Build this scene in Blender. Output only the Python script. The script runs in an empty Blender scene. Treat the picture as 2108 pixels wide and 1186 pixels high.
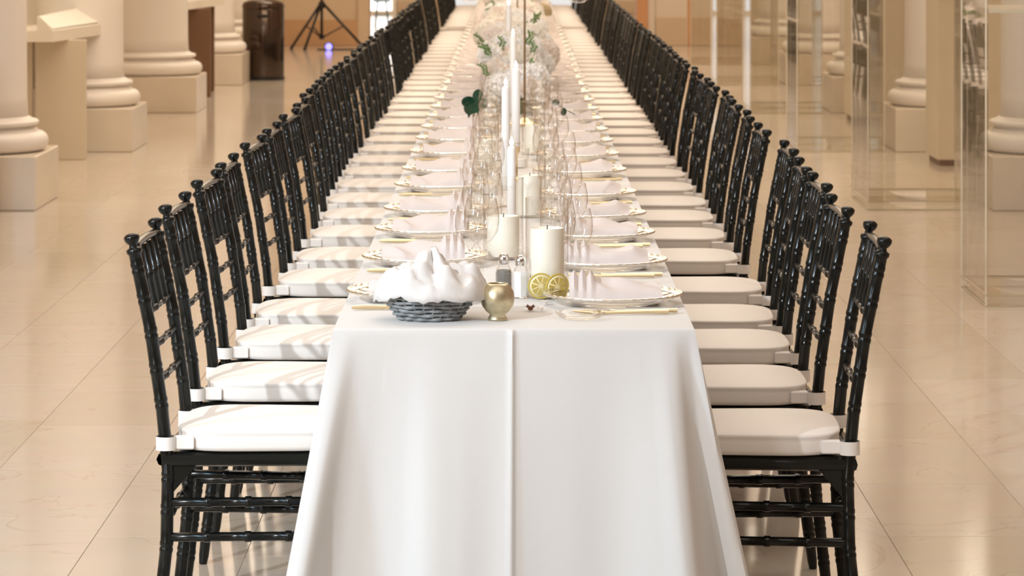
import bpy, math, random
import numpy as np
from mathutils import Vector, Matrix, noise
PI = math.pi
random.seed(7)
SC = bpy.context.scene
COL = SC.collection

# ------------------------------------------------------------------ camera
F = 6800.0; H = 1.60; VX = 1058.0; VY = -165.0
cam = bpy.data.cameras.new('camera'); cam_o = bpy.data.objects.new('camera', cam); COL.objects.link(cam_o)
cam_o.location = (0, 0, H); cam_o.rotation_euler = (PI/2, 0, 0)
cam.sensor_width = 36; cam.lens = F/2108*36
cam.shift_x = -(VX-1054)/2108; cam.shift_y = (VY-593)/2108
cam.clip_start = .1; cam.clip_end = 200
cam.dof.use_dof = True; cam.dof.focus_distance = 7.7; cam.dof.aperture_fstop = 13
SC.camera = cam_o
# ------------------------------------------------------------------ light
w = bpy.data.worlds.new('world'); SC.world = w; w.use_nodes = True
w.node_tree.nodes['Background'].inputs[0].default_value = (1, .85, .68, 1)
w.node_tree.nodes['Background'].inputs[1].default_value = .6
SC.view_settings.view_transform = 'Standard'; SC.view_settings.look = 'None'
SC.view_settings.exposure = 0.33; SC.view_settings.gamma = 1.0
SC.view_settings.use_curve_mapping = False
SC.cycles.transparent_max_bounces = 64
SC.cycles.max_bounces = 10; SC.cycles.diffuse_bounces = 4; SC.cycles.glossy_bounces = 5
def area(name, loc, target, size, power, col, sy=None):
    l = bpy.data.lights.new(name, 'AREA'); l.energy = power; l.color = col
    l.shape = 'RECTANGLE'; l.size = size; l.size_y = sy or size
    o = bpy.data.objects.new(name, l); COL.objects.link(o); o.location = loc
    o.rotation_euler = (Vector(target)-Vector(loc)).to_track_quat('-Z', 'Y').to_euler()
    return o
WARM = (1, .87, .70)
for i, (d, p) in enumerate(((3, 120), (11, 205), (20, 310), (29, 290), (37, 290), (50, 320))):  # broad fill lights added below the ceiling for the room's ambient light
    area('ceiling_fill_light', (0, d, 5.85), (0, d, 0), 7.5, p, (1, .98, .96) if d < 8 else (1, .92, .82) if d < 15 else WARM, 4.0)
# cool lamp up high behind the camera on the left
sp = bpy.data.lights.new('key_lamp', 'SPOT'); sp.energy = 1200; sp.color = (.86, .93, 1.0)
sp.spot_size = math.radians(48); sp.spot_blend = .9; sp.shadow_soft_size = .07
spo = bpy.data.objects.new('key_lamp', sp); COL.objects.link(spo); spo.location = (-3.9, 2.0, 3.9)
spo.rotation_euler = (Vector((-.75, 9.6, .3))-Vector(spo.location)).to_track_quat('-Z', 'Y').to_euler()
# added cool area lights: streaks for the posts, raking light on the cloth front
area('cool_fill_light', (-4.8, 4.6, 2.6), (0, 8.5, .8), .6, 95, (.50, .76, 1.0), 2.6)
area('cool_fill_light', (-4.3, -1.2, 2.3), (0, 8, .8), 1.1, 75, (.92, .95, 1.0), 2.2)

# ------------------------------------------------------------------ materials
def nodes(name):
    m = bpy.data.materials.new(name); m.use_nodes = True
    nt = m.node_tree; return m, nt, nt.nodes['Principled BSDF']
def mat(name, col, rough=.5, metal=0, var=.06, scale=8, coat=0, sheen=0, bump=0, bscale=60, emit=None, es=0, spec=.5, sss=0):
    m, nt, b = nodes(name)
    N = nt.nodes; L = nt.links
    tc = N.new('ShaderNodeTexCoord'); nz = N.new('ShaderNodeTexNoise'); nz.inputs['Scale'].default_value = scale
    nz.inputs['Detail'].default_value = 4; L.new(tc.outputs['Object'], nz.inputs['Vector'])
    mx = N.new('ShaderNodeMix'); mx.data_type = 'RGBA'
    mx.inputs[6].default_value = tuple(max(0, c*(1-var)) for c in col)+(1,)
    mx.inputs[7].default_value = tuple(min(1, c*(1+var)) for c in col)+(1,)
    L.new(nz.outputs['Fac'], mx.inputs[0]); L.new(mx.outputs[2], b.inputs['Base Color'])
    b.inputs['Roughness'].default_value = rough; b.inputs['Metallic'].default_value = metal
    b.inputs['Coat Weight'].default_value = coat; b.inputs['Sheen Weight'].default_value = sheen
    b.inputs['Specular IOR Level'].default_value = spec
    if sss:
        b.inputs['Subsurface Weight'].default_value = sss; b.inputs['Subsurface Radius'].default_value = (.02, .012, .006)
    if bump:
        n2 = N.new('ShaderNodeTexNoise'); n2.inputs['Scale'].default_value = bscale; L.new(tc.outputs['Object'], n2.inputs['Vector'])
        bp = N.new('ShaderNodeBump'); bp.inputs['Strength'].default_value = bump; bp.inputs['Distance'].default_value = .01
        L.new(n2.outputs['Fac'], bp.inputs['Height']); L.new(bp.outputs['Normal'], b.inputs['Normal'])
    if emit:
        b.inputs['Emission Color'].default_value = tuple(emit)+(1,); b.inputs['Emission Strength'].default_value = es
    return m
def thin_glass(name, tint=(.97, .97, .95), ior=1.45, edge=1.0, rough=.0, side=(1, 1, 1)):
    m = bpy.data.materials.new(name); m.use_nodes = True; nt = m.node_tree; N = nt.nodes; L = nt.links
    N.remove(N['Principled BSDF'])
    tr = N.new('ShaderNodeBsdfTransparent'); tr.inputs[0].default_value = tint+(1,)
    lw = N.new('ShaderNodeLayerWeight'); lw.inputs['Blend'].default_value = .35; pw = N.new('ShaderNodeMath'); pw.operation = 'POWER'; pw.inputs[1].default_value = 3.0
    L.new(lw.outputs['Facing'], pw.inputs[0]); tm = N.new('ShaderNodeMix'); tm.data_type = 'RGBA'
    tm.inputs[6].default_value = tint+(1,); tm.inputs[7].default_value = tuple(c*k for c, k in zip(tint, side))+(1,)
    L.new(pw.outputs[0], tm.inputs[0]); L.new(tm.outputs[2], tr.inputs[0])
    gl = N.new('ShaderNodeBsdfGlossy'); gl.inputs['Roughness'].default_value = rough
    gl.inputs['Color'].default_value = (edge, edge, edge, 1)
    fr = N.new('ShaderNodeFresnel'); fr.inputs['IOR'].default_value = ior
    nz = N.new('ShaderNodeTexNoise'); nz.inputs['Scale'].default_value = 3
    ma = N.new('ShaderNodeMath'); ma.operation = 'MULTIPLY_ADD'; ma.inputs[1].default_value = .01; ma.inputs[2].default_value = ior-.005
    L.new(nz.outputs['Fac'], ma.inputs[0])
    ge = N.new('ShaderNodeNewGeometry'); inv = N.new('ShaderNodeMath'); inv.operation = 'DIVIDE'; inv.inputs[0].default_value = 1
    L.new(ma.outputs[0], inv.inputs[1]); mf = N.new('ShaderNodeMix')   # same reflectance from both sides of a thin sheet
    L.new(ge.outputs['Backfacing'], mf.inputs[0]); L.new(ma.outputs[0], mf.inputs[2]); L.new(inv.outputs[0], mf.inputs[3])
    L.new(mf.outputs[0], fr.inputs['IOR'])
    mx = N.new('ShaderNodeMixShader'); L.new(fr.outputs[0], mx.inputs[0]); L.new(tr.outputs[0], mx.inputs[1]); L.new(gl.outputs[0], mx.inputs[2])
    L.new(mx.outputs[0], N['Material Output'].inputs['Surface'])
    return m
M = {}
M['lacquer'] = mat('black_lacquer', (.006, .007, .006), .2, var=.3, spec=.33)
M['cushion'] = mat('white_cushion_cloth', (.88, .83, .78), .8, var=.02, sheen=.2)
M['cloth'] = mat('white_table_linen', (.725, .71, .69), .85, var=.015, sheen=.15, bump=.05, bscale=500)
M['napkin'] = mat('blush_napkin_linen', (.69, .61, .575), .8, var=.03, sheen=.1)
M['white_napkin'] = mat('white_napkin_linen', (.76, .73, .70), .8, var=.02)
M['wall'] = mat('cream_wall_paint', (.72, .60, .46), .6, var=.05, scale=1.5)
M['tanwall'] = mat('tan_wall_paint', (.62, .46, .30), .6, var=.05, scale=1.5)
M['mauve'] = mat('mauve_brown_wall_paint', (.50, .36, .28), .6, var=.05, scale=1.5)
M['orange'] = mat('amber_marble_skirting', (.52, .30, .15), .35, var=.25, scale=2)
M['jamb'] = mat('orange_wood_jamb', (.62, .30, .13), .4, var=.15, scale=3)
M['column'] = mat('cream_column_plaster', (.82, .75, .68), .45, var=.03, scale=2)
M['plinth'] = mat('beige_marble_plinth', (.72, .62, .50), .25, var=.12, scale=3)
M['case'] = mat('beige_display_paint', (.66, .56, .42), .5, var=.03, scale=3)
M['caseedge'] = mat('cream_display_top', (.82, .74, .62), .45, var=.02)
M['label'] = mat('ivory_label_sheet', (.90, .87, .76), .5, var=.03, scale=14)
M['brown'] = mat('brown_display_paint', (.17, .085, .04), .5, var=.1, scale=3)
M['steel'] = mat('brushed_dark_steel', (.10, .075, .06), .14, metal=1, var=.1, scale=3)
M['blackplastic'] = mat('black_plastic', (.012, .01, .01), .4, var=.2)
M['gold'] = mat('gold_metal', (.80, .66, .42), .25, metal=1, var=.1)
M['bronze'] = mat('brown_bronze_metal', (.36, .25, .15), .35, metal=.9, var=.1)
M['rim'] = mat('pale_silver_gilt_beading', (.95, .93, .88), .22, metal=1, var=.05)
M['silver'] = mat('silver_metal', (.8, .8, .82), .15, metal=1, var=.04)
M['mercury'] = mat('gold_mercury_glass', (.62, .54, .36), .36, metal=.85, var=.35, scale=60)
M['wax'] = mat('ivory_wax', (.95, .91, .80), .45, var=.02, sss=.1)
M['waxwhite'] = mat('white_wax', (.95, .93, .90), .4, var=.02, sss=.1)
M['flame'] = mat('candle_flame', (1, .8, .4), .5, emit=(1, .85, .58), es=16)
M['salt'] = mat('white_salt', (.92, .92, .94), .7, var=.03)
M['pepper'] = mat('ground_pepper', (.22, .21, .19), .9, var=.6, scale=500)
M['lemonrind'] = mat('lemon_rind', (.62, .46, .08), .4, var=.1, scale=60)
M['lemonflesh'] = mat('lemon_flesh', (.56, .42, .10), .35, var=.25, scale=90)
M['pith'] = mat('lemon_pith', (.80, .70, .40), .5, var=.04)
M['wicker'] = mat('grey_wicker', (.27, .28, .28), .4, var=.85, scale=55)
M['petal'] = mat('ivory_petals', (.97, .94, .88), .6, var=.02, scale=30)
M['petalblush'] = mat('blush_petals', (.95, .89, .84), .6, var=.04, scale=30)
M['petalwhite'] = mat('white_petals', (.98, .97, .96), .6, var=.01, scale=30)
for k in ('petal', 'petalblush', 'petalwhite'):
    nt = M[k].node_tree; N = nt.nodes; L = nt.links; b = N['Principled BSDF']
    tl = N.new('ShaderNodeBsdfTranslucent'); L.new(b.inputs['Base Color'].links[0].from_socket, tl.inputs[0])
    ms = N.new('ShaderNodeMixShader'); ms.inputs[0].default_value = .3; L.new(b.outputs[0], ms.inputs[1]); L.new(tl.outputs[0], ms.inputs[2])
    L.new(ms.outputs[0], N['Material Output'].inputs['Surface'])
M['leaf'] = mat('green_leaf', (.15, .24, .07), .6, var=.4, scale=20)
M['darkleaf'] = mat('dark_eucalyptus_leaf', (.012, .06, .03), .35, var=.3, scale=20)
M['bud'] = mat('dried_brown_bud', (.24, .11, .06), .7, var=.3, scale=60)
M['glass'] = thin_glass('clear_table_glass', (.985, .98, .97), 1.62, side=(.62, .52, .45))
M['plateglass'] = thin_glass('clear_plate_glass', (.97, .965, .95), 1.5, side=(.9, .85, .8))
M['acrylic'] = thin_glass('clear_acrylic_sheet', (.96, .955, .94), 1.49)
M['acrylicedge'] = mat('polished_acrylic_edge', (.76, .68, .53), .25, var=.03)
M['acrylicfoot'] = mat('acrylic_foot_edge', (.46, .38, .24), .3, var=.05)
M['daylight'] = mat('daylit_door_glass', (.8, .85, .9), .3, emit=(.93, .95, 1), es=1.6)
M['greypane'] = mat('daylit_grey_pane', (.5, .53, .56), .3, emit=(.75, .80, .86), es=.55)
M['violet'] = mat('violet_lamp_lens', (.1, .1, .5), .3, emit=(.25, .22, 1), es=2.2)
M['bluish'] = mat('blue_grey_metal', (.25, .36, .42), .3, metal=.6, var=.2)
M['ceramic'] = mat('yellow_green_ceramic', (.68, .66, .40), .35, var=.3, scale=30)
M['pot'] = mat('dried_beige_moss_ball', (.50, .40, .25), .8, var=.3, scale=40, bump=.6, bscale=60)
M['grout'] = mat('floor_joint', (.40, .31, .22), .6, var=.1)
def floor_mat():
    m, nt, b = nodes('beige_marble_floor'); N = nt.nodes; L = nt.links
    oi = N.new('ShaderNodeObjectInfo'); ge = N.new('ShaderNodeNewGeometry')
    ad = N.new('ShaderNodeMath'); ad.operation = 'ADD'; L.new(oi.outputs['Random'], ad.inputs[0]); L.new(ge.outputs['Random Per Island'], ad.inputs[1])
    fr = N.new('ShaderNodeMath'); fr.operation = 'FRACT'; L.new(ad.outputs[0], fr.inputs[0])
    # world-space veining, shifted per slab so that veins break at the joints
    sc_ = N.new('ShaderNodeVectorMath'); sc_.operation = 'SCALE'; sc_.inputs[0].default_value = (37, 11, 5); L.new(fr.outputs[0], sc_.inputs['Scale'])
    va = N.new('ShaderNodeVectorMath'); va.operation = 'ADD'; L.new(ge.outputs['Position'], va.inputs[0]); L.new(sc_.outputs[0], va.inputs[1])
    n1 = N.new('ShaderNodeTexNoise'); n1.inputs['Scale'].default_value = 1.1; n1.inputs['Detail'].default_value = 5; n1.inputs['Distortion'].default_value = 1.5
    L.new(va.outputs[0], n1.inputs['Vector'])
    sub = N.new('ShaderNodeMath'); sub.operation = 'SUBTRACT'; sub.inputs[1].default_value = .5; L.new(n1.outputs['Fac'], sub.inputs[0])
    ab = N.new('ShaderNodeMath'); ab.operation = 'ABSOLUTE'; L.new(sub.outputs[0], ab.inputs[0])
    mr = N.new('ShaderNodeMapRange'); mr.inputs[1].default_value = 0; mr.inputs[2].default_value = .006; mr.inputs[3].default_value = 1; mr.inputs[4].default_value = 0
    L.new(ab.outputs[0], mr.inputs[0])
    base = N.new('ShaderNodeMix'); base.data_type = 'RGBA'
    base.inputs[6].default_value = (.62, .535, .43, 1); base.inputs[7].default_value = (.69, .60, .51, 1); L.new(fr.outputs[0], base.inputs[0])
    n2 = N.new('ShaderNodeTexNoise'); n2.inputs['Scale'].default_value = 6; n2.inputs['Detail'].default_value = 6; L.new(va.outputs[0], n2.inputs['Vector'])
    mott = N.new('ShaderNodeMix'); mott.data_type = 'RGBA'; mott.blend_type = 'MULTIPLY'; mott.inputs[0].default_value = .12
    L.new(base.outputs[2], mott.inputs[6]); L.new(n2.outputs['Color'], mott.inputs[7])
    vein = N.new('ShaderNodeMix'); vein.data_type = 'RGBA'; vein.inputs[7].default_value = (.40, .29, .19, 1)
    vm = N.new('ShaderNodeMath'); vm.operation = 'MULTIPLY'; vm.inputs[1].default_value = .30; L.new(mr.outputs[0], vm.inputs[0])
    L.new(vm.outputs[0], vein.inputs[0]); L.new(mott.outputs[2], vein.inputs[6])
    L.new(vein.outputs[2], b.inputs['Base Color']); b.inputs['Roughness'].default_value = .11
    b.inputs['Specular IOR Level'].default_value = .5
    return m
M['floor'] = floor_mat()

# ------------------------------------------------------------------ mesh helpers
class MB:
    def __init__(s): s.v = []; s.f = []
    def add(s, vs, fs):
        n = len(s.v); s.v += [tuple(p) for p in vs]; s.f += [tuple(i+n for i in f) for f in fs]; return s
    def box(s, x0, x1, y0, y1, z0, z1, ch=0):
        if not ch:
            return s.add([(x0,y0,z0),(x1,y0,z0),(x1,y1,z0),(x0,y1,z0),(x0,y0,z1),(x1,y0,z1),(x1,y1,z1),(x0,y1,z1)],
                  [(0,3,2,1),(4,5,6,7),(0,1,5,4),(1,2,6,5),(2,3,7,6),(3,0,4,7)])
        c = ch
        def ring(i, z): return [(x0+i,y0+c if i==0 else y0+i,z),(x0+c if i==0 else x0+i,y0+i,z)]
        r = []
        for ins, z in ((c, z0), (0, z0+c), (0, z1-c), (c, z1)):
            r += [(x0+ins,y0+ins,z),(x1-ins,y0+ins,z),(x1-ins,y1-ins,z),(x0+ins,y1-ins,z)]
        fs = [(3,2,1,0),(12,13,14,15)]
        for k in range(3):
            for j in range(4):
                a = k*4+j; b_ = k*4+(j+1)%4; fs.append((a, b_, b_+4, a+4))
        return s.add(r, fs)
    def lathe(s, prof, n=24, cx=0, cy=0, cz=0, cap=True):
        vs = []; fs = []
        for r, z in prof:
            for k in range(n):
                a = 2*PI*k/n; vs.append((cx+r*math.cos(a), cy+r*math.sin(a), cz+z))
        for i in range(len(prof)-1):
            for k in range(n):
                a = i*n+k; b_ = i*n+(k+1)%n; fs.append((a, b_, b_+n, a+n))
        if cap:
            if prof[0][0] > 1e-6: fs.append(tuple(reversed(range(n))))
            if prof[-1][0] > 1e-6: fs.append(tuple(range((len(prof)-1)*n, len(prof)*n)))
        return s.add(vs, fs)
    def tube(s, pts, rad, n=8, cap=True):
        P = [Vector(p) for p in pts]; R = rad if hasattr(rad, '__len__') else [rad]*len(P)
        vs = []; fs = []; up = None
        for i, p in enumerate(P):
            t = (P[min(i+1, len(P)-1)]-P[max(i-1, 0)]).normalized()
            if up is None: up = t.orthogonal().normalized()
            else: up = (up - t*up.dot(t)).normalized()
            q = t.cross(up)
            for k in range(n):
                a = 2*PI*k/n; vs.append(p+(up*math.cos(a)+q*math.sin(a))*R[i])
        for i in range(len(P)-1):
            for k in range(n):
                a = i*n+k; b_ = i*n+(k+1)%n; fs.append((a, b_, b_+n, a+n))
        if cap: fs += [tuple(reversed(range(n))), tuple(range((len(P)-1)*n, len(P)*n))]
        return s.add(vs, fs)
    def grid(s, fn, nu, nv):
        vs = [fn(i/nu, j/nv) for j in range(nv+1) for i in range(nu+1)]
        fs = [(j*(nu+1)+i, j*(nu+1)+i+1, (j+1)*(nu+1)+i+1, (j+1)*(nu+1)+i) for j in range(nv) for i in range(nu)]
        return s.add(vs, fs)
    def data(s, name, m, smooth=True, sharp=None):
        me = bpy.data.meshes.new(name); me.from_pydata([tuple(p) for p in s.v], [], s.f)
        me.materials.append(m if not isinstance(m, str) else M[m])
        if smooth:
            me.polygons.foreach_set('use_smooth', [True]*len(me.polygons))
            if sharp: me.set_sharp_from_angle(angle=math.radians(sharp))
        me.update(); return me
def obj(name, data, parent=None, loc=(0,0,0), rz=0):
    o = bpy.data.objects.new(name, data); COL.objects.link(o); o.location = loc; o.rotation_euler = (0, 0, rz)
    if parent: o.parent = parent
    return o
def tag(o, label=None, cat=None, group=None, kind=None):
    if label: o['label'] = label
    if cat: o['category'] = cat
    if group: o['group'] = group
    if kind: o['kind'] = kind
    return o
def thing(name, label, cat, loc=(0,0,0), rz=0, group=None):
    return tag(obj(name, None, None, loc, rz), label, cat, group)
def copy_tree(o, loc, rz=None, label=None):
    c = o.copy(); COL.objects.link(c); c.location = loc
    if rz is not None: c.rotation_euler = (0, 0, rz)
    if label: c['label'] = label
    for ch in o.children:
        d = ch.copy(); COL.objects.link(d); d.parent = c
        for g in ch.children:
            e = g.copy(); COL.objects.link(e); e.parent = d
    return c
ONES = 'zeroth first second third fourth fifth sixth seventh eighth ninth tenth eleventh twelfth thirteenth fourteenth fifteenth sixteenth seventeenth eighteenth nineteenth'.split()
TENS = {2:('twentieth','twenty'),3:('thirtieth','thirty'),4:('fortieth','forty'),5:('fiftieth','fifty')}
def ordw(n):
    if n < 20: return ONES[n]
    t, o = divmod(n, 10); return TENS[t][0] if o == 0 else TENS[t][1]+'-'+ONES[o]
SIDE = {-1: 'round column side', 1: 'glass case side'}

# ------------------------------------------------------------------ floor: slabs of marble
fl = obj('floor', MB().box(-5.2, 5.2, -4.2, 56.4, -.12, -.0022).data('floor', 'grout', False)); tag(fl, kind='structure')
TW, TL = .412, .80
tile = MB().box(-TW/2+.0005, TW/2-.0005, -TL/2+.0005, TL/2-.0005, -.0115, 0, .0008).data('marble_tile', 'floor', False)
cells = []
for i in range(-9, 16):
    x = -1.5+TW*(i+.5)
    off = (.33, .07, .60, .21, .47)[i % 5]
    for j in range(-6, 71):
        cells.append((x, j*TL+off+.1))
vis = sorted([c for c in cells if c[1] > 7.6 and abs(c[0]) < .157*c[1]+.25], key=lambda c: c[1])[:300]
vs_ = set(vis)
for c in vis: obj('marble_tile', tile, fl, (c[0], c[1], 0))
fm = MB()
for c in cells:
    if c not in vs_ and abs(c[0]) < 5.0 and -4 < c[1] < 56:
        fm.box(c[0]-TW/2+.0005, c[0]+TW/2-.0005, c[1]-TL/2+.0005, c[1]+TL/2-.0005, -.0115, 0)
tag(obj('marble_tile', fm.data('marble_tiles_far', 'floor', False), fl), kind='stuff')

# ------------------------------------------------------------------ room shell
def struct(name, mb, m): return tag(obj(name, mb.data(name, m, False)), kind='structure')
def wallbox(name, m, *a): return struct(name, MB().box(*a), m)
wallbox('wall_left', 'wall', -5.4, -5.2, -4.4, 56.6, -.1, 6)
wallbox('wall_right', 'mauve', 5.2, 5.4, -4.4, 56.6, -.1, 6)
wallbox('wall_front', 'wall', -5.4, 5.4, -4.4, -4.2, -.1, 6)
wallbox('ceiling', 'wall', -5.4, 5.4, -4.4, 56.6, 6, 6.2)
# panelled inner wall standing between the columns on the right
wallbox('wall_right_inner', 'mauve', 4.1, 4.3, 16, 42, -.0, 6)
struct('baseboard_right', MB().box(4.06, 4.10, 16, 42, 0, .30, .006), 'orange')
wallbox('wall_partition_left', 'tanwall', -5.2, -1.88, 42.0, 42.4, 0, 6)
wallbox('wall_partition_right', 'wall', 1.78, 5.2, 42.0, 42.4, 0, 6)
struct('baseboard_partition_left', MB().box(-5.2, -1.93, 41.96, 42.0, 0, .33, .006), 'orange')
struct('baseboard_partition_right', MB().box(1.80, 5.2, 41.96, 42.0, 0, .36, .006), 'tanwall')
struct('trim_jamb_left', MB().box(-1.98, -1.84, 41.95, 42.45, 0, 6, .01), 'tanwall')
struct('trim_jamb_right', MB().box(1.56, 1.70, 41.95, 42.45, 0, 6, .01), 'jamb')
struct('trim_jamb_right_inner', MB().box(1.70, 1.79, 41.97, 42.45, 0, 6, .01), 'wall')
# end wall with its openings
wallbox('wall_back', 'wall', -5.2, 5.2, 56.0, 56.4, 0, 6)
struct('baseboard_back', MB().box(-1.98, -1.16, 55.96, 56.0, 0, .22, .006).box(1.2, 5.2, 55.96, 56.0, 0, .22, .006), 'tanwall')
def glazed(name, x0, x1, z1, m, n):
    d = tag(obj(name, MB().box(x0-.06, x0, 55.93, 56, 0, z1).box(x1, x1+.06, 55.93, 56, 0, z1).box(x0, x1, 55.93, 56, z1-.08, z1).box(x0, x1, 55.93, 56, 0, .06).data(name, 'caseedge', False)), kind='structure')
    wv = (x1-x0)/n
    for i in range(n):
        obj('pane', MB().box(x0+i*wv+.02, x0+(i+1)*wv-.02, 55.95, 55.97, .06, z1-.08).data('pane', m, False), d)
        if i: obj('mullion', MB().box(x0+i*wv-.02, x0+i*wv+.02, 55.93, 55.99, .06, z1-.08).data('mullion', 'caseedge', False), d)
    return d
glazed('door_1', -2.50, -2.05, 2.6, 'daylight', 1)
glazed('window_1', -1.10, 1.10, 2.8, 'greypane', 4)

# ------------------------------------------------------------------ columns
def column(x, y):
    c = tag(obj('column', None, None, (x, y, 0)), 'round cream column on a square marble plinth', None, None, 'structure')
    global _shaft, _base, _pl
    obj('shaft', _shaft, c); obj('moulded_base', _base, c); obj('plinth', _pl, c)
_shaft = MB().lathe([(.352, .492), (.345, .60), (.34, 1.4), (.335, 3), (.31, 6.0)], 64).data('shaft', 'column')
bp = [(.0, .2995), (.40, .2995)]
for k in range(9):
    a = -PI/2+PI*k/8; bp.append((.412+.053*math.cos(a), .356+.055*math.sin(a)))
bp += [(.405, .413), (.405, .423), (.388, .426), (.378, .436), (.380, .442)]
for k in range(7):
    a = -PI/2+PI*k/6; bp.append((.388+.024*math.cos(a), .461+.017*math.sin(a)))
bp += [(.378, .480), (.352, .496), (.0, .496)]
_base = MB().lathe(bp, 64, cap=False).data('moulded_base', 'column', True, 50)
_pl = MB().box(-.46, .46, -.46, .46, 0, .299, .006).data('plinth', 'plinth', False)
for k in range(5):
    for sx in (-1, 1):
        column(sx*3.09, 18.15+.46+4.6*k)

# ------------------------------------------------------------------ display plinths with sloped label rails (left aisle)
def vitrine(y, label, body='case', withglass=True, xo=0):
    t = thing('display_plinth', label, 'display plinth', (-2.86+xo, y, 0), 0)
    obj('front_panel', MB().box(-.33, 0, 0, .09, 0, .80, .004).data('front_panel', body, False), t)
    obj('side_panel', MB().box(-1.0, -.352, .02, .09, 0, .80, .004).data('side_panel', body, False), t)
    obj('rear_panel', MB().box(-1.0, -.06, 1.02, 1.10, 0, .80, .004).data('rear_panel', body, False), t)
    if body != 'brown': obj('edge_strip', MB().box(-.350, -.336, .03, .06, 0, .47).data('edge_strip', 'caseedge', False), t)
    # slab top with a chamfered tip and a sloping rail towards the aisle
    out = [(-1.1, -.42), (-.155, -.42), (.02, 1.2), (-1.1, 1.2)]
    n = len(out)
    vs = [(x, yy, .801) for x, yy in out]+[(x, yy, .872) for x, yy in out]
    fs = [tuple(reversed(range(n))), tuple(range(n, 2*n))]+[(i, (i+1) % n, (i+1) % n+n, i+n) for i in range(n)]
    obj('slab_top', MB().add(vs, fs).data('slab_top', 'caseedge', False), t)
    # raised wedge with the label sheet on it
    w_ = [(-.158, -.41, .873), (.01, 1.18, .873), (-.15, 1.18, .873), (-.26, -.41, .873), (-.15, 1.18, .985), (-.26, -.41, .965)]
    obj('reading_rail', MB().add(w_, [(0,1,2,3), (0,3,5), (1,4,2), (0,5,4,1), (3,2,4,5)]).data('reading_rail', 'caseedge', False), t)
    a, b_, c_, d_ = Vector((-.166, -.39, .885)), Vector((-.003, 1.15, .889)), Vector((-.152, 1.15, .988)), Vector((-.255, -.39, .967))
    up = Vector((.11, 0, .10)).normalized()*.004
    q = [a, b_, c_, d_]
    sh = obj('label_sheet', MB().add([p+up*.0 for p in q]+[p+up for p in q], [(3,2,1,0), (4,5,6,7), (0,1,5,4), (1,2,6,5), (2,3,7,6), (3,0,4,7)]).data('label_sheet', 'label', False), t)
    if withglass:
        gm = MB()
        for (x0, x1, y0, y1) in ((-1.05, -.45, -.30, -.29), (-1.05, -.45, 1.09, 1.10), (-.46, -.45, -.29, 1.09), (-1.05, -1.04, -.29, 1.09)):
            gm.box(x0, x1, y0, y1, .873, 1.5)
        gm.box(-1.05, -.45, -.30, 1.10, 1.5, 1.51)
        obj('glass_bonnet', gm.data('glass_bonnet', 'acrylic', False), t)
        obj('corner_edge', MB().box(-.462, -.448, -.302, -.288, .873, 1.5).data('corner_edge', 'acrylicedge', False), t)
    return t
vitrine(22.02, 'beige display plinth with sloped ivory label rail, beyond the nearest visible column')
vitrine(17.45, 'beige display plinth, only its tray corner showing before the nearest column')
vitrine(29.8, 'dark brown display plinth between the third and fourth columns', 'brown', False, .12)
def bowl(loc, label, sc=1):
    o = obj('ceramic_bowl', MB().lathe([(0, 0), (.05*sc, 0), (.05*sc, .01*sc), (.08*sc, .04*sc), (.11*sc, .10*sc), (.115*sc, .14*sc), (.108*sc, .14*sc), (.10*sc, .10*sc), (.05*sc, .03*sc), (0, .025*sc)], 28).data('ceramic_bowl', 'ceramic'), None, loc)
    tag(o, label, 'bowl')
bowl((-3.43, 22.0, .873), 'yellow-green ceramic bowl under the glass bonnet, nearer one', 1.0)
bowl((-3.52, 22.7, .873), 'yellow-green ceramic bowl under the glass bonnet, farther one', 1.1)

# matching plinths seen through the acrylic cases on the other side
def block_plinth(x, y, label, m='tanwall', h=1.15):
    t = thing('block_plinth', label, 'display plinth', (x, y, 0))
    obj('body', MB().box(-.28, .28, -.3, .3, .04, h, .005).data('body', m, False), t)
    obj('toe_base', MB().box(-.26, .26, -.28, .28, 0, .04).data('toe_base', 'brown', False), t)
    obj('top_slab', MB().box(-.31, .31, -.33, .33, h, h+.05, .005).data('top_slab', 'caseedge', False), t)
block_plinth(3.03, 21.75, 'tan display plinth seen through the second clear case', 'case')
block_plinth(2.95, 26.4, 'tan display plinth beside the third column on the glass case side', 'case')

# ------------------------------------------------------------------ clear acrylic cases
def acrylic_case(y, d, label, inner):
    x0, x1, h = 1.95, 2.55, 2.3
    t = thing('acrylic_case', label, 'display case', ((x0+x1)/2, y+d/2, 0), 0, 'clear cases along the aisle')
    hx, hy, k = (x1-x0)/2, d/2, .012
    for a in ((-hx, -hx+k, -hy+k, hy-k), (hx-k, hx, -hy+k, hy-k), (-hx, hx, -hy, -hy+k), (-hx, hx, hy-k, hy)):
        obj('acrylic_panel', MB().box(*a, .045, h).data('acrylic_panel', 'acrylic', False), t)
    obj('acrylic_lid', MB().box(-hx, hx, -hy, hy, h, h+.012).data('acrylic_lid', 'acrylic', False), t)
    for sx in (-1, 1):
        for sy in (-1, 1):
            obj('corner_edge', MB().box(sx*hx-.003, sx*hx+.003, sy*hy-.003, sy*hy+.003, 0, h, .002).data('corner_edge', 'acrylicedge', False), t)
    # thick clear foot with polished edges top and bottom
    obj('foot_block', MB().box(-hx+.008, hx-.008, -hy+.008, hy-.008, .004, .044).data('foot_block', 'acrylic', False), t)
    fr = MB()
    for z in (.0, .045):
        fr.box(-hx, hx, -hy-.003, -hy, z, z+.005).box(-hx, hx, hy, hy+.003, z, z+.005).box(-hx-.003, -hx, -hy, hy, z, z+.005).box(hx, hx+.003, -hy, hy, z, z+.005)
    obj('foot_edging', fr.data('foot_edging', 'acrylicfoot', False), t)
    if inner:
        obj('inner_shelf', MB().box(-hx+.013, hx-.013, -hy+.013, hy-.013, 1.215, 1.23).data('inner_shelf', 'acrylicedge', False), t)
    return t
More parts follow.
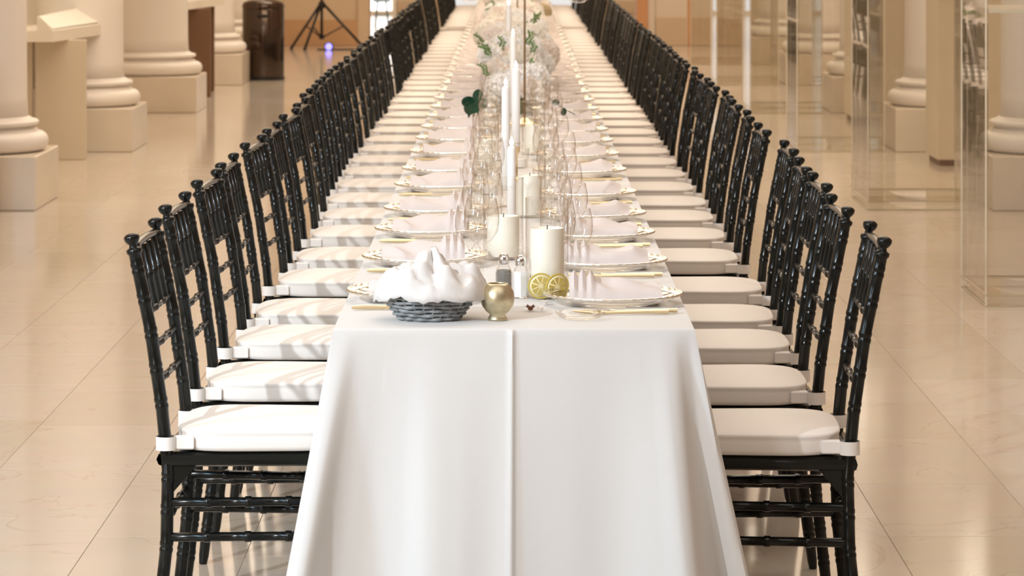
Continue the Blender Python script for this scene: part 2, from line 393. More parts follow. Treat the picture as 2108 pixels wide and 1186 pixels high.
ACN = ['nearest clear acrylic display case standing on the marble floor', 'second clear acrylic display case, behind the nearest one',
       'third clear acrylic display case along the aisle', 'fourth clear acrylic display case along the aisle',
       'fifth clear acrylic display case along the aisle', 'sixth clear acrylic display case, near the partition wall']
for k in range(6):
    acrylic_case(13.65+4.55*k, .74 if k == 0 else .86, ACN[k], k == 0)
# small label text on the inner shelf's edge of the nearest case: unreadable in the photograph, kept as a dark strip
tag(obj('caption_strip', MB().box(2.405, 2.428, 13.6445, 13.6495, 1.238, 1.245).data('caption_strip', 'blackplastic', False)), 'tiny dark caption strip on the nearest clear case', 'caption')

# ------------------------------------------------------------------ bin, tripod, lamp, stool
t = thing('waste_bin', 'round dark steel waste bin with black base ring beside the far columns', 'bin', (-2.51, 33.08, 0))
obj('body', MB().lathe([(.205, .03), (.21, .05), (.21, .70), (.205, .71)], 40).data('body', 'steel', True, 40), t)
obj('base_ring', MB().lathe([(.20, 0), (.215, .005), (.215, .035), (.205, .04)], 40).data('base_ring', 'blackplastic', True, 40), t)
obj('lid', MB().lathe([(.212, .712), (.214, .74), (.20, .775), (.14, .80), (.0, .81)], 40).data('lid', 'steel', True, 40), t)
obj('handle', MB().box(-.05, .06, -.232, -.205, .63, .66, .006).data('handle', 'blackplastic', False), t)
TX, TY = -2.38, 40.9
t = thing('tripod_stand', 'black tripod stand with spread legs before the tan partition wall', 'stand', (TX, TY, 0))
obj('pole', MB().tube([(0, 0, .15), (0, 0, 1.9)], .018, 10).data('pole', 'blackplastic'), t)
obj('collar', MB().lathe([(.02, .50), (.04, .51), (.04, .58), (.02, .59)], 16).data('collar', 'blackplastic', True, 40), t)
obj('lower_hub', MB().lathe([(.02, .12), (.035, .13), (.035, .17), (.02, .18)], 16).data('lower_hub', 'blackplastic', True, 40), t)
for ex, ey in ((-.37, -.12), (.53, -.08), (-.19, -.30)):
    lg = obj('leg', MB().tube([(ex*.06, ey*.06, .55), (ex, ey, .015)], .017, 8).data('leg', 'blackplastic'), t)
    obj('rubber_foot', MB().tube([(ex*.97, ey*.97, .025), (ex*1.01, ey*1.01, .0)], .024, 8).data('rubber_foot', 'blackplastic'), lg)
    obj('brace', MB().tube([(ex*.04, ey*.04, .15), (ex*.52, ey*.52, .29)], .009, 6).data('brace', 'blackplastic'), t)
t = thing('floor_lamp', 'small floor spotlight glowing violet under the tripod stand', 'lamp', (-2.27, 40.55, 0))
obj('housing', MB().lathe([(.0, 0), (.05, 0), (.055, .02), (.055, .07), (.03, .09), (0, .09)], 20).data('housing', 'blackplastic', True, 40), t)
obj('lens', MB().lathe([(0, -.004), (.042, 0), (.042, .01), (0, .012)], 20).data('lens', 'violet'), t).rotation_euler = (PI/2, 0, 0)
t.children[1].location = (0, -.056, .045)
tag(obj('power_cable', MB().tube([(-2.42, 40.62, .008), (-2.34, 40.6, .008), (-2.27, 40.62, .008), (-2.15, 40.6, .008), (-2.0, 40.66, .008), (-1.96, 40.8, .008)], .008, 6).data('power_cable', 'blackplastic')), 'black cable lying along the floor beneath the tripod stand', 'cable')
t = thing('metal_stool', 'low blue-grey metal stool in front of the bright glass door', 'stool', (-2.0, 50, 0))
obj('seat', MB().lathe([(0, .36), (.13, .36), (.14, .38), (.13, .40), (0, .40)], 24).data('seat', 'bluish', True, 40), t)
for k in range(4):
    a = PI/4+k*PI/2
    obj('leg', MB().tube([(.09*math.cos(a), .09*math.sin(a), .36), (.14*math.cos(a), .14*math.sin(a), 0)], .012, 6).data('leg', 'bluish'), t)
obj('ring', MB().tube([(.12*math.cos(a), .12*math.sin(a), .16) for a in [2*PI*k/20 for k in range(21)]], .008, 6).data('ring', 'bluish'), t)

# ------------------------------------------------------------------ tables and tablecloths
TZ = .755
def long_table(y0, y1, label, n):
    t = thing('banquet_table', label, 'table', (0, (y0+y1)/2, 0))
    L_ = (y1-y0)/2-.03
    obj('table_top', MB().box(-.355, .355, -L_, L_, .725, .748, .004).data('table_top', 'tanwall', False), t)
    lg = MB().tube([(0, 0, 0), (0, 0, .725)], .016, 8).data('leg', 'blackplastic')
    for k in range(n+1):
        y = -L_+.25+(2*L_-.5)*k/n
        for sx in (-1, 1): obj('leg', lg, t, (sx*.20, y, 0))
FRONT = 6.80
KN = [(-3,-.27,2.0),(-1.6,-.27,.6),(-1.3,-.30,.27),(-1.14,-.41,.06),(-1.05,-.505,.0),(-.985,-.51,-.075),(-.92,-.47,-.10),(-.85,-.42,-.02),
      (-.75,-.35,.015),(-.60,-.245,.0),(-.46,-.19,-.05),(-.3,-.125,-.06),(-.08,-.045,-.062),(-.03,-.018,-.068),(.02,.008,-.06),(.3,.12,-.042),(.58,.235,-.06),
      (.74,.315,-.12),(.83,.375,-.16),(.885,.405,-.12),(.925,.42,-.03),(.96,.45,.02),(.99,.495,-.02),(1.02,.53,-.035),(1.06,.53,.03),(1.14,.43,.07),
      (1.3,.30,.30),(1.6,.27,.6),(3,.27,2.0)]
def smooth_interp(p, ks, vs):
    # monotone-ish cubic through the knots
    m = np.gradient(vs, ks); i = np.clip(np.searchsorted(ks, p)-1, 0, len(ks)-2)
    h = ks[i+1]-ks[i]; t_ = (p-ks[i])/h
    return ((2*t_**3-3*t_**2+1)*vs[i]+(t_**3-2*t_**2+t_)*h*m[i]+(-2*t_**3+3*t_**2)*vs[i+1]+(t_**3-t_**2)*h*m[i+1])
def tablecloth(y0, y1, label, front):
    W = .373; hl = y1-y0
    kp = np.array([k[0] for k in KN], float); kx = np.array([k[1] for k in KN]); ky = np.array([k[2] for k in KN])
    sd = [-1-v for v in list(np.arange(2.0, .3, -.1))+list(np.arange(.3, 0, -.015))]
    ps = sd+list(np.linspace(-1, 1, 241))+[-q for q in reversed(sd)]
    ts = [0, .015, .04, .07, .10, .13, .16, .2, .25, .3, .36, .42, .5, .58, .66, .74, .82, .9, 1]
    vs = []; rings = []
    for ti, t_ in enumerate([-2, -1]+ts):
        ring = []
        for p in ps:
            u = max(-1, min(1, p)); d = max(0, abs(p)-1)
            tx, ty = W*u, d
            if t_ == -2: x, y, z = tx*(1-.02), ty+.008, TZ+.0025
            elif t_ == -1: x, y, z = tx*(1-.004), ty+.0018, TZ+.0018
            else:
                bx = float(smooth_interp(np.array(p), kp, kx)); by = float(smooth_interp(np.array(p), kp, ky))
                tt = t_**1.0; x = tx+(bx-tx)*tt; y = ty+(by-ty)*tt; z = TZ-.002-(TZ-.012)*t_
                if abs(p) < 1:
                    y -= .007*math.exp(-((u+.006)/.022)**2) if u < 0 else .007*math.exp(-((u+.006)/.009)**2)
                    y -= .0015*math.exp(-((t_-.105-.02*(1-u)/2)/.012)**2)*(1 if abs(u) < .7 else 0)
                    y += .004*math.sin(u*9+2)*t_
            ring.append((x, y0+y, z))
        # far end of this cloth: plain drop, straight sides
        for x, y in ((W, hl*.5), (W, hl), (W/2, hl), (0, hl), (-W/2, hl), (-W, hl), (-W, hl*.5)):
            if abs(x) == W and t_ > 0: x = math.copysign(W-.103*t_, x)
            ins = {-2: .008, -1: .0018}.get(t_, 0)
            fl_ = 0 if t_ < 0 else .02*t_
            yy = y if y < hl else hl-ins+(fl_)
            xx = x-math.copysign(ins, x) if abs(x) > .2 else x
            z = TZ+.0025 if t_ == -2 else TZ+.0018 if t_ == -1 else TZ-.002-(TZ-.012)*t_
            ring.append((xx, y0+yy, z))
        rings.append(ring)
    n = len(rings[0]); m = MB()
    allv = [p for r in rings for p in r]; fs = []
    for i in range(len(rings)-1):
        for k in range(n):
            a = i*n+k; b_ = i*n+(k+1) % n; fs.append((a, a+n, b_+n, b_))
    # top: strips between the two long sides
    ns = len(sd); nf = 241
    left = [rings[0][k] for k in range(ns+1)]
    for k in range(ns):
        a, b_ = k, k+1; c_, d_ = ns+nf-1+(ns-k)-0, ns+nf-1+(ns-k)-1
        fs.append((a, b_, d_, c_))
    front_idx = list(range(ns, ns+nf)); fs.append(tuple([ns]+list(range(ns+1, ns+nf-1))+[ns+nf-1]))
    e = ns+nf-1+ns
    fs.append(tuple([0]+[e]+list(range(e+1, n))))
    m.add(allv, fs)
    me = m.data('tablecloth', 'cloth', True, 60)
    o = tag(obj('tablecloth', me), label, 'tablecloth')
    return o
long_table(6.83, 33.1, 'long banquet table hidden beneath the near white cloth', 10)
long_table(33.9, 43.2, 'far banquet table hidden beneath its own white cloth', 4)
tablecloth(6.80, 33.15, 'long white cloth hanging in folds over the near table end', True)
tablecloth(33.85, 43.25, 'white cloth on the far table beyond the dark gap', False)
TT = TZ+.0035

# ------------------------------------------------------------------ chairs
def path_pt(path, z):
    for (x0, z0), (x1, z1) in zip(path, path[1:]):
        if z <= z1: return x0+(x1-x0)*(z-z0)/(z1-z0)
    return path[-1][0]
RP = [(-.022, 0), (.006, .25), (.010, .42), (.004, .50), (-.028, .72), (-.070, .925)]
def turned(path, z0, z1, y0, y1, r, nodes_, n, knob=False, foot=True):
    zs = [(z0, r*.72 if foot else r), (z0+.02, r*.9)]
    for k in nodes_:
        zs += [(k-.013, r), (k-.010, r*1.08), (k-.004, r*1.08), (k-.001, r*.98), (k+.001, r*.98), (k+.004, r*1.08), (k+.010, r*1.08), (k+.013, r)]
    if knob:
        zt = z1
        zs += [(zt-.045, r), (zt-.041, r*1.25), (zt-.034, r*1.25), (zt-.030, r*.72), (zt-.024, r*.62), (zt-.019, r*1.0), (zt-.013, r*1.22), (zt-.006, r*1.22), (zt-.002, r*.9), (zt, r*.4)]
    else: zs += [(z1, r)]
    zs.sort(key=lambda q: q[0])
    return MB().tube([(path_pt(path, z), y0+(y1-y0)*z/.925, z) for z, _ in zs], [q[1] for q in zs], n)
def rod(p0, p1, r, nn, n=8):
    P0, P1 = Vector(p0), Vector(p1); L_ = (P1-P0).length; ts = [(0, r)]
    for k in range(1, nn+1):
        c_ = k/(nn+1); d = .006/L_
        ts += [(c_-d*1.3, r), (c_-d, r*1.22), (c_+d, r*1.22), (c_+d*1.3, r)]
    ts.append((1, r))
    return MB().tube([P0.lerp(P1, t_) for t_, _ in ts], [q[1] for q in ts], n)
NODES = [.09, .17, .25, .33, .40, .56, .635, .71, .785, .85]
def cushion_mesh(nu=48):
    m = MB(); out = []
    for k in range(nu):
        a = 2*PI*k/nu; c_, s_ = math.cos(a), math.sin(a); e = .30 if c_ > 0 else .52
        x = .197+.178*math.copysign(abs(c_)**e, c_); y = math.copysign(abs(s_)**(.34 if c_ > 0 else .5), s_)
        hw = .203-.022*max(0, (x-.02)/.36)
        out.append((x, y*hw))
    prof = [(.93, .455), (.985, .458), (1.0, .466), (.998, .486), (.998, .492), (1.008, .495), (1.008, .499), (.985, .501), (.94, .503), (.80, .507), (.45, .510), (.0, .511)]
    vs = []; fs = []
    for f_, z in prof[:-1]:
        for x, y in out: vs.append((.197+(x-.197)*f_, y*f_, z))
    for i in range(len(prof)-2):
        for k in range(nu):
            a = i*nu+k; b_ = i*nu+(k+1) % nu; fs.append((a, b_, b_+nu, a+nu))
    top = len(vs); vs.append((.197, 0, .511)); o = (len(prof)-2)*nu
    for k in range(nu): fs.append((o+k, o+(k+1) % nu, top))
    fs.append(tuple(reversed(range(nu))))
    return m.add(vs, fs)
def seat_frame(): 
    m = MB()
    m.tube([(.0, -.185, .438), (.34, -.165, .438), (.352, -.155, .438), (.352, .155, .438), (.34, .165, .438), (.0, .185, .438), (0, -.185, .438)], .0155, 8, False)
    m.box(.0, .35, -.165, .165, .444, .452)
    for sy in (-1, 1):   # curved corner braces under the seat
        y0 = .183*sy
        for (a, b_, c_) in (((.006, y0, .43), (.075, y0*.98, .43), (.006, y0, .35)), ((.006, y0, .43), (.006, y0-.075*sy, .43), (.006, y0, .35))):
            P = [Vector(a), Vector(b_), Vector(c_)]; nrm = (P[1]-P[0]).cross(P[2]-P[0]).normalized()*.006
            vs = [p+nrm for p in P]+[p-nrm for p in P]
            m.add(vs, [(0,1,2), (5,4,3), (0,3,4,1), (1,4,5,2), (2,5,3,0)])
    return m
def tie_mesh(sy):
    m = MB(); y0 = .19*sy; x0 = path_pt(RP, .475)
    vs = []; fs = []; n = 16
    for z in (.460, .489):
        for q in range(n):
            a = 2*PI*q/n; vs.append((x0+.0215*math.cos(a), y0+.0215*math.sin(a), z))
    for q in range(n): fs.append((q, (q+1) % n, n+(q+1) % n, n+q))
    m.add(vs, fs)
    m.box(x0+.018, x0+.06, y0-.012-.010*sy, y0+.010-.010*sy, .460, .489, .003)
    return m
BW = .19
def make_chair(full):
    t = obj('chair', None)
    n = 10 if full else 6
    lm = {}
    for sy in (-1, 1):
        lm[sy] = turned(RP, 0, .925, sy*(BW-.012), sy*BW, .0137, NODES, n, knob=True)
        lm[sy+10] = turned([(.37, 0), (.352, .44)], 0, .44, sy*(.155), sy*.155, .0140, [.09, .17, .25, .33, .40], n)
    crest = MB().tube([(path_pt(RP, .895)-.004*math.cos(y/.19*PI/2), y, .893+.004*math.cos(y/.19*PI/2)) for y in np.linspace(-BW+.015, BW-.015, 9)], [.009]*9, 8)
    rails = [rod((path_pt(RP, z), -BW+.012, z), (path_pt(RP, z), BW-.012, z), .0072, 2, 8 if full else 6) for z in (.752, .678, .604)]
    spin = [rod((path_pt(RP, .755), y, .755), (path_pt(RP, .888), y, .888), .0068, 1, 8 if full else 5) for y in (-.117, -.04, .04, .117)]
    st = []
    for sy in (-1, 1):
        for z in (.345, .27): st.append(rod((path_pt(RP, z), sy*.182, z), (.355, sy*.157, z), .010, 3, 8 if full else 5))
    st.append(rod((.356, -.155, .31), (.356, .155, .31), .010, 3, 8)); st.append(rod((.004, -.182, .31), (.004, .182, .31), .010, 3, 8))
    if full:
        for sy in (-1, 1):
            obj('rear_leg', lm[sy].data('rear_leg', 'lacquer', True, 60), t)
            obj('front_leg', lm[sy+10].data('front_leg', 'lacquer', True, 60), t)
        obj('crest_rail', crest.data('crest_rail', 'lacquer'), t)
        for r_ in rails: obj('back_rail', r_.data('back_rail', 'lacquer', True, 60), t)
        for s_ in spin: obj('spindle', s_.data('spindle', 'lacquer', True, 60), t)
        for s_ in st: obj('stretcher', s_.data('stretcher', 'lacquer', True, 60), t)
        obj('seat_frame', seat_frame().data('seat_frame', 'lacquer', True, 40), t)
    else:
        fr = MB()
        for sy in (-1, 1): fr.add(lm[sy+10].v, lm[sy+10].f)
        for q in st+[seat_frame()]: fr.add(q.v, q.f)
        obj('base_frame', fr.data('base_frame', 'lacquer', True, 50), t)
        for sy in (-1, 1): obj('back_post', lm[sy].data('back_post', 'lacquer', True, 60), t)
        bk = MB()
        for q in [crest]+rails+spin: bk.add(q.v, q.f)
        obj('backrest', bk.data('backrest', 'lacquer', True, 50), t)
    c = obj('seat_cushion', cushion_mesh(48 if full else 28).data('seat_cushion', 'cushion', True), t)
    tie = MB()
    for sy in (-1, 1):
        obj('cushion_tie', tie_mesh(sy).data('cushion_tie', 'cushion', True, 40), c)
    return t
LU = [1.537, 1.695, 1.857, 1.990, 2.169, 2.315, 2.488, 2.639]
LX = [-.820, -.825, -.818, -.817, -.808, -.800, -.797, -.800]
LA = [1.4, 1.4, 2.6, .5, 3.4, .8, 2.8, 1.0]
RU = [1.523, 1.682, 1.835, 1.957, 2.114, 2.304, 2.463, 2.618, 2.755]
RX = [.797, .787, .805, .810, .832, .818, .825, .827, .838]
RA = [1.6, -.4, -.3, 1.8, .5, 0, 2.4, .3, 1.2]
rng = random.Random(3)
chairs = {-1: [], 1: []}
for side, U, X, A in ((-1, LU, LX, LA), (1, RU, RX, RA)):
    for u, x, a in zip(U, X, A):
        chairs[side].append((side*(abs(x)-.070), 4.624*u+.19, a))
    y = chairs[side][-1][1]
    while y < 42.3:
        y += .712+rng.uniform(-.025, .025)
        if 33.0 < y < 34.1: y = 34.35
        if y > 42.7: break
        chairs[side].append((side*(.752+rng.uniform(-.010, .012)), y, rng.uniform(-1.5, 3)))
proto = {True: make_chair(True), False: make_chair(False)}; used = {True: False, False: False}
for side in (-1, 1):
    for i, (x, y, a) in enumerate(chairs[side]):
        full = i < 19
        rz = (0 if side < 0 else PI)+(math.radians(-a) if side < 0 else math.radians(-a))
        lab = f'{ordw(i+1)} black turned-wood chair from the near end, on the {SIDE[side]}'
        if not used[full]:
            o = proto[full]; used[full] = True; o.location = (x, y, 0); o.rotation_euler = (0, 0, rz); o['label'] = lab
            tag(o, lab, 'chair', 'black chairs along the table')
        else:
            o = copy_tree(proto[full], (x, y, 0), rz, lab)

# ------------------------------------------------------------------ place settings
def disc_plate():
    return MB().lathe([(0, .006), (.085, .006), (.10, .008), (.13, .017), (.150, .024), (.151, .020), (.13, .012), (.10, .003), (.085, 0), (0, 0)], 48)
def bead_rim(R=.151, z=.024, nb=44):
    m = MB(); n = nb*4; pts = []; rs = []
    vs = []; fs = []
    for i in range(n):
        a = 2*PI*i/n; r = .0034*(.62+.38*abs(math.sin(a*nb/2))) 
        for k in range(6):
            b_ = 2*PI*k/6; vs.append(((R+r*math.cos(b_))*math.cos(a), (R+r*math.cos(b_))*math.sin(a), z+r*math.sin(b_)))
    for i in range(n):
        for k in range(6):
            a = i*6+k; b_ = i*6+(k+1) % 6; c_ = ((i+1) % n)*6+k; d_ = ((i+1) % n)*6+(k+1) % 6; fs.append((a, c_, d_, b_))
    m.add(vs, fs)
    return m.lathe([(.136, .0198), (.1505, .0262), (.1512, .0250), (.137, .0186)], 48, cap=False)
def napkin_mesh(seed):
    # folded napkin: a soft flat roll, pleats standing at the inner end (+x)
    rr = random.Random(seed); off = rr.uniform(0, 50)
    def fn(u, v):
        x = -.105+.20*u; s_ = math.sin(PI*v)
        y = (-.062+.124*v)*(1-.12*math.sin(PI*u)*0+.10*(1-u))
        z = .010+.036*s_**.45*(.75+.35*u)
        z += .012*noise.noise(Vector((x*14+off, y*14, 1)))*s_ + (.012-.03*abs(noise.noise(Vector((x*11+off, y*16+x*8, 4)))))*s_**.6
        if u > .72: z += .016*abs(math.sin((u-.72)/.28*PI*3))**1.5*s_**.4
        return (x, y, z)
    m = MB().grid(fn, 44, 18)
    def fb(u, v):
        x = -.105+.20*u; return (x, (-.062+.124*(1-v))*(1+.10*(1-u)), .0095)
    m.grid(fb, 4, 4)
    # end caps
    for u0, rev in ((0, 1), (1, 0)):
        top = [fn(u0, j/18) for j in range(19)]
        m.add(top+[(top[0][0], top[0][1], .0095), (top[-1][0], top[-1][1], .0095)], [tuple(list(range(19))+[20, 19]) if rev else tuple(reversed(list(range(19))+[20, 19]))])
    return m
def knife_mesh():
    return MB().tube([(-.10, 0, .006), (-.07, 0, .0065), (-.01, 0, .006), (.0, 0, .005)], [.004, .0055, .0045, .004], 8).add(
        [(0, -.006, .003), (.08, -.009, .003), (.105, .004, .003), (.0, .006, .003), (0, -.006, .0055), (.08, -.009, .005), (.105, .004, .005), (.0, .006, .0065)],
        [(3,2,1,0), (4,5,6,7), (0,1,5,4), (1,2,6,5), (2,3,7,6), (3,0,4,7)])
def fork_mesh():
    m = MB().tube([(-.10, 0, .006), (-.06, 0, .006), (.03, 0, .004), (.045, 0, .005)], [.005, .004, .0028, .004], 8)
    m.box(.044, .064, -.011, .011, .003, .0055)
    for k in range(4): m.tube([(.062, -.009+.006*k, .0045), (.085, -.009+.006*k, .006), (.103, -.008+.0053*k, .0075)], [.0018, .0016, .001], 5)
    return m
def wine_mesh(s=1.0):
    return MB().lathe([(0, .001), (.034*s, .001), (.035*s, .003), (.02*s, .006), (.006, .012), (.0042, .03), (.004, .085*s), (.008, .098*s), (.024*s, .108*s), (.037*s, .128*s), (.041*s, .15*s), (.040*s, .172*s), (.034*s, .205*s), (.0335*s, .205*s)], 24, cap=False)
def flute_mesh():
    return MB().lathe([(0, .001), (.03, .001), (.031, .003), (.012, .007), (.004, .02), (.0038, .10), (.010, .115), (.022, .15), (.026, .19), (.024, .235), (.0235, .235)], 20, cap=False)
def rim_ring(r, z): return MB().tube([(r*math.cos(a), r*math.sin(a), z) for a in [2*PI*k/24 for k in range(25)]], .0009, 5, False)
D_pl = disc_plate().data('charger_plate', 'plateglass', True, 50); D_rim = bead_rim().data('beaded_rim', 'rim')
D_nap = [napkin_mesh(k).data('napkin', 'napkin', True, 50) for k in range(5)]
D_kn = knife_mesh().data('knife', 'gold', True, 40); D_fk = fork_mesh().data('fork', 'gold', True, 40)
D_wi = wine_mesh().data('wine_glass', 'glass'); D_go = wine_mesh(.88).data('water_goblet', 'glass'); D_fl = flute_mesh().data('champagne_flute', 'glass')
D_rr = rim_ring(.0337, .205).data('rim', 'silver')
rng = random.Random(11)
for side in (-1, 1):
    for i, (cx, cy, a) in enumerate(chairs[side]):
        if 33.0 < cy < 34.2: continue
        near = i < 24
        x0 = side*.217; y0 = cy+rng.uniform(-.012, .012)+(0.0 if side > 0 else .02)
        who = f'before the {ordw(i+1)} chair, {SIDE[side]}'
        rz = 0 if side < 0 else PI
        p = thing('charger_plate', f'clear glass charger plate with beaded silver-gilt rim {who}', 'plate', (x0, y0, TT), rng.uniform(0, 6), 'charger plates')
        obj('plate_disc', D_pl, p); obj('beaded_rim', D_rim, p)
        n_ = obj('napkin', D_nap[rng.randrange(5)], None, (x0, y0+rng.uniform(-.01, .01), TT+.002), rz+rng.uniform(-.06, .06))
        tag(n_, f'blush folded napkin on the plate {who}', 'napkin', 'folded napkins')
        if near:
            k = obj('table_knife', D_kn, None, (side*.25, y0-.185+rng.uniform(-.008, .008) if side < 0 else y0+.185, TT), rz+rng.uniform(-.05, .05))
            tag(k, f'gold table knife beside the plate {who}', 'knife', 'gold knives')
            for q in range(2):
                k = obj('table_fork', D_fk, None, (side*(.25-.02*q), (y0+.178+.026*q if side < 0 else y0-.178-.026*q), TT), rz+rng.uniform(-.04, .04))
                tag(k, f'gold fork, {"nearer to" if q == 0 else "farther from"} the plate, {who}', 'fork', 'gold forks')
        if cy < 13.7:
            for nm, dat, gx, gy, lab in (('wine_glass', D_wi, .075 if side < 0 else .10, .255, 'clear stemmed wine glass'), ('water_goblet', D_go, .10 if side < 0 else .15, .34, 'clear stemmed water goblet')):
                yy = y0+gy+rng.uniform(-.015, .015)
                if i == 0 and nm == 'wine_glass': pass
                g = obj(nm, dat, None, (side*(gx+rng.uniform(-.008, .008)), yy, TT))
                tag(g, f'{lab} {who}', 'glass', nm.replace('_', ' ')+'s')

# ------------------------------------------------------------------ table end: basket, votive, shakers, candles
def P(px, by):      # where a base seen at pixel (px, by) stands on the cloth
    s_ = (by-VY)/(H-TT); return ((px-VX)/s_, F/s_)
bx, by = -.178, 6.96
t = thing('bread_basket', 'small grey woven basket at the near table end', 'basket', (bx, by, TT))
wv = MB()
NST = 26; hb = .062
def bprof(z): f_ = z/hb; return .058+.046*f_**.8, .044+.032*f_**.8
for r_ in range(7):
    z = .005+r_*.0088; a_, b_ = bprof(z); pts = []
    for k in range(NST*4+1):
        an = 2*PI*k/(NST*4); wob = .0032*math.sin(an*NST/2+(PI if r_ % 2 else 0))
        pts.append(((a_+wob)*math.cos(an), (b_+wob)*math.sin(an), z+.001*math.sin(an*5+r_)))
    wv.tube(pts, .0040, 6, False)
tag(obj('woven_side', wv.data('woven_side', 'wicker'), t), kind='stuff')
stk = MB()
for k in range(NST):
    an = 2*PI*k/NST; stk.tube([((bprof(z)[0])*math.cos(an), bprof(z)[1]*math.sin(an), z) for z in (.002, .02, .04, .062)], .0022, 5)
tag(obj('stakes', stk.data('stakes', 'wicker'), t), kind='stuff')
obj('rim', MB().tube([(.105*math.cos(a)+.0*a, .077*math.sin(a), .063+.002*math.sin(9*a)) for a in [2*PI*k/60 for k in range(61)]], .0036, 8, False).data('rim', 'wicker'), t)
obj('base', MB().lathe([(0, 0), (1, 0), (1, .004), (0, .004)], 36).data('base', 'wicker', False), t).scale = (.060, .046, 1)
def bunch(u, v):
    a = 2*PI*u; r = v
    w1 = noise.noise(Vector((math.cos(a)*1.6, math.sin(a)*1.6, r*1.5+3)))
    w2 = noise.noise(Vector((math.cos(a)*3+7, math.sin(a)*3, r*3)))
    R = .116*r*(1+.10*w1); x = R*math.cos(a)*1.04; y = R*.80*math.sin(a)
    z = .068+.046*(1-r**2.2)*(1+.25*w1)+.030*w2*(1-r*.6)+.016*noise.noise(Vector((math.cos(a)*5+3, math.sin(a)*5, r*6)))+.030*max(0, math.sin(a*2.5+r*5+1))*r*(1-r)*2.2
    z += .018*math.exp(-((x+.6*y-.01)/.02)**2)*(1-r)
    if r > .93: z -= .022*(r-.93)/.07
    return (x, y, z)
nb = obj('bread_napkin', MB().grid(bunch, 72, 26).data('bread_napkin', 'white_napkin'), None, (bx, by, TT))
md = nb.modifiers.new('thickness', 'SOLIDIFY'); md.thickness = .003
tag(nb, 'crumpled white napkin heaped in the woven basket', 'napkin')
x, y = P(1024, 662)
tag(obj('votive_holder', MB().lathe([(0, 0), (.021, 0), (.021, .003), (.016, .012), (.024, .018), (.033, .030), (.0365, .045), (.034, .060), (.025, .073), (.021, .077), (.019, .077), (.023, .072), (.031, .058), (.033, .045), (.029, .03), (0, .022)], 32).data('votive_holder', 'mercury'), None, (x, y+.03, TT)), 'round footed gold mercury-glass votive holder next to the basket', 'candle holder')
def shaker(x, y, fill, name, label):
    t = thing(name, label, 'shaker', (x, y, TT))
    prof = [(0, 0), (.0175, 0), (.019, .004), (.019, .052), (.0165, .060), (.011, .070), (.009, .073)]
    obj('glass_body', MB().lathe(prof, 8, cap=False).data('glass_body', 'glass', False), t)
    obj('filling', MB().lathe([(0, .003), (.0165, .003), (.0172, .006), (.0172, .050), (.015, .058), (0, .059)], 8).data('filling', fill, False), t)
    obj('metal_cap', MB().lathe([(.0095, .071), (.0125, .073), (.0125, .084), (.010, .091), (.005, .095), (0, .096)], 20).data('metal_cap', 'silver'), t)
x, y = P(1072, 613); shaker(x, y, 'salt', 'salt_shaker', 'glass salt shaker full of white salt, silver cap')
x, y = P(1037, 609); shaker(x, y, 'pepper', 'pepper_shaker', 'glass pepper shaker with dark grey pepper, silver cap')
def pillar(px, by_, r, h, label, hur=None, lemon=False):
    x, y = P(px, by_)
    t = thing('pillar_candle', label, 'candle', (x, y, TT+.006))
    obj('wax', MB().lathe([(0, 0), (r*.98, 0), (r, .003), (r, h-.006), (r*.96, h), (r*.8, h-.006), (r*.5, h-.010), (0, h-.011)], 36).data('wax', 'wax', True, 50), t)
    obj('wick', MB().tube([(0, 0, h-.012), (.001, 0, h+.006)], .0012, 6).data('wick', 'blackplastic'), t)
    if hur:
        R, hh = hur
        g = thing('glass_cylinder', 'clear glass cylinder around the '+label.replace(',', ''), 'vase', (x, y, TT))
        obj('wall', MB().lathe([(R, .004), (R, hh)], 40, cap=False).data('wall', 'glass'), g)
        obj('base', MB().lathe([(0, 0), (R*.99, 0), (R, .002), (R, .005), (0, .005)], 40).data('base', 'glass'), g)
        obj('rim', MB().tube([(R*math.cos(a), R*math.sin(a), hh) for a in [2*PI*k/40 for k in range(41)]], .0014, 6, False).data('rim', 'glass'), g)
    return x, y
lx, ly = pillar(1126, 611, .0385, .148, 'tall ivory pillar candle, nearest the table end', (.048, .22))
pillar(1036, 532, .040, .100, 'broad ivory pillar candle, behind the shakers', (.050, .20))
pillar(1090, 446, .035, .112, 'ivory pillar candle, third from the near end', (.046, .20))
pillar(1000, 352, .033, .10, 'ivory pillar candle, fourth from the near end', (.044, .19))
pillar(1098, 318, .030, .10, 'ivory pillar candle, fifth from the near end', (.042, .19))
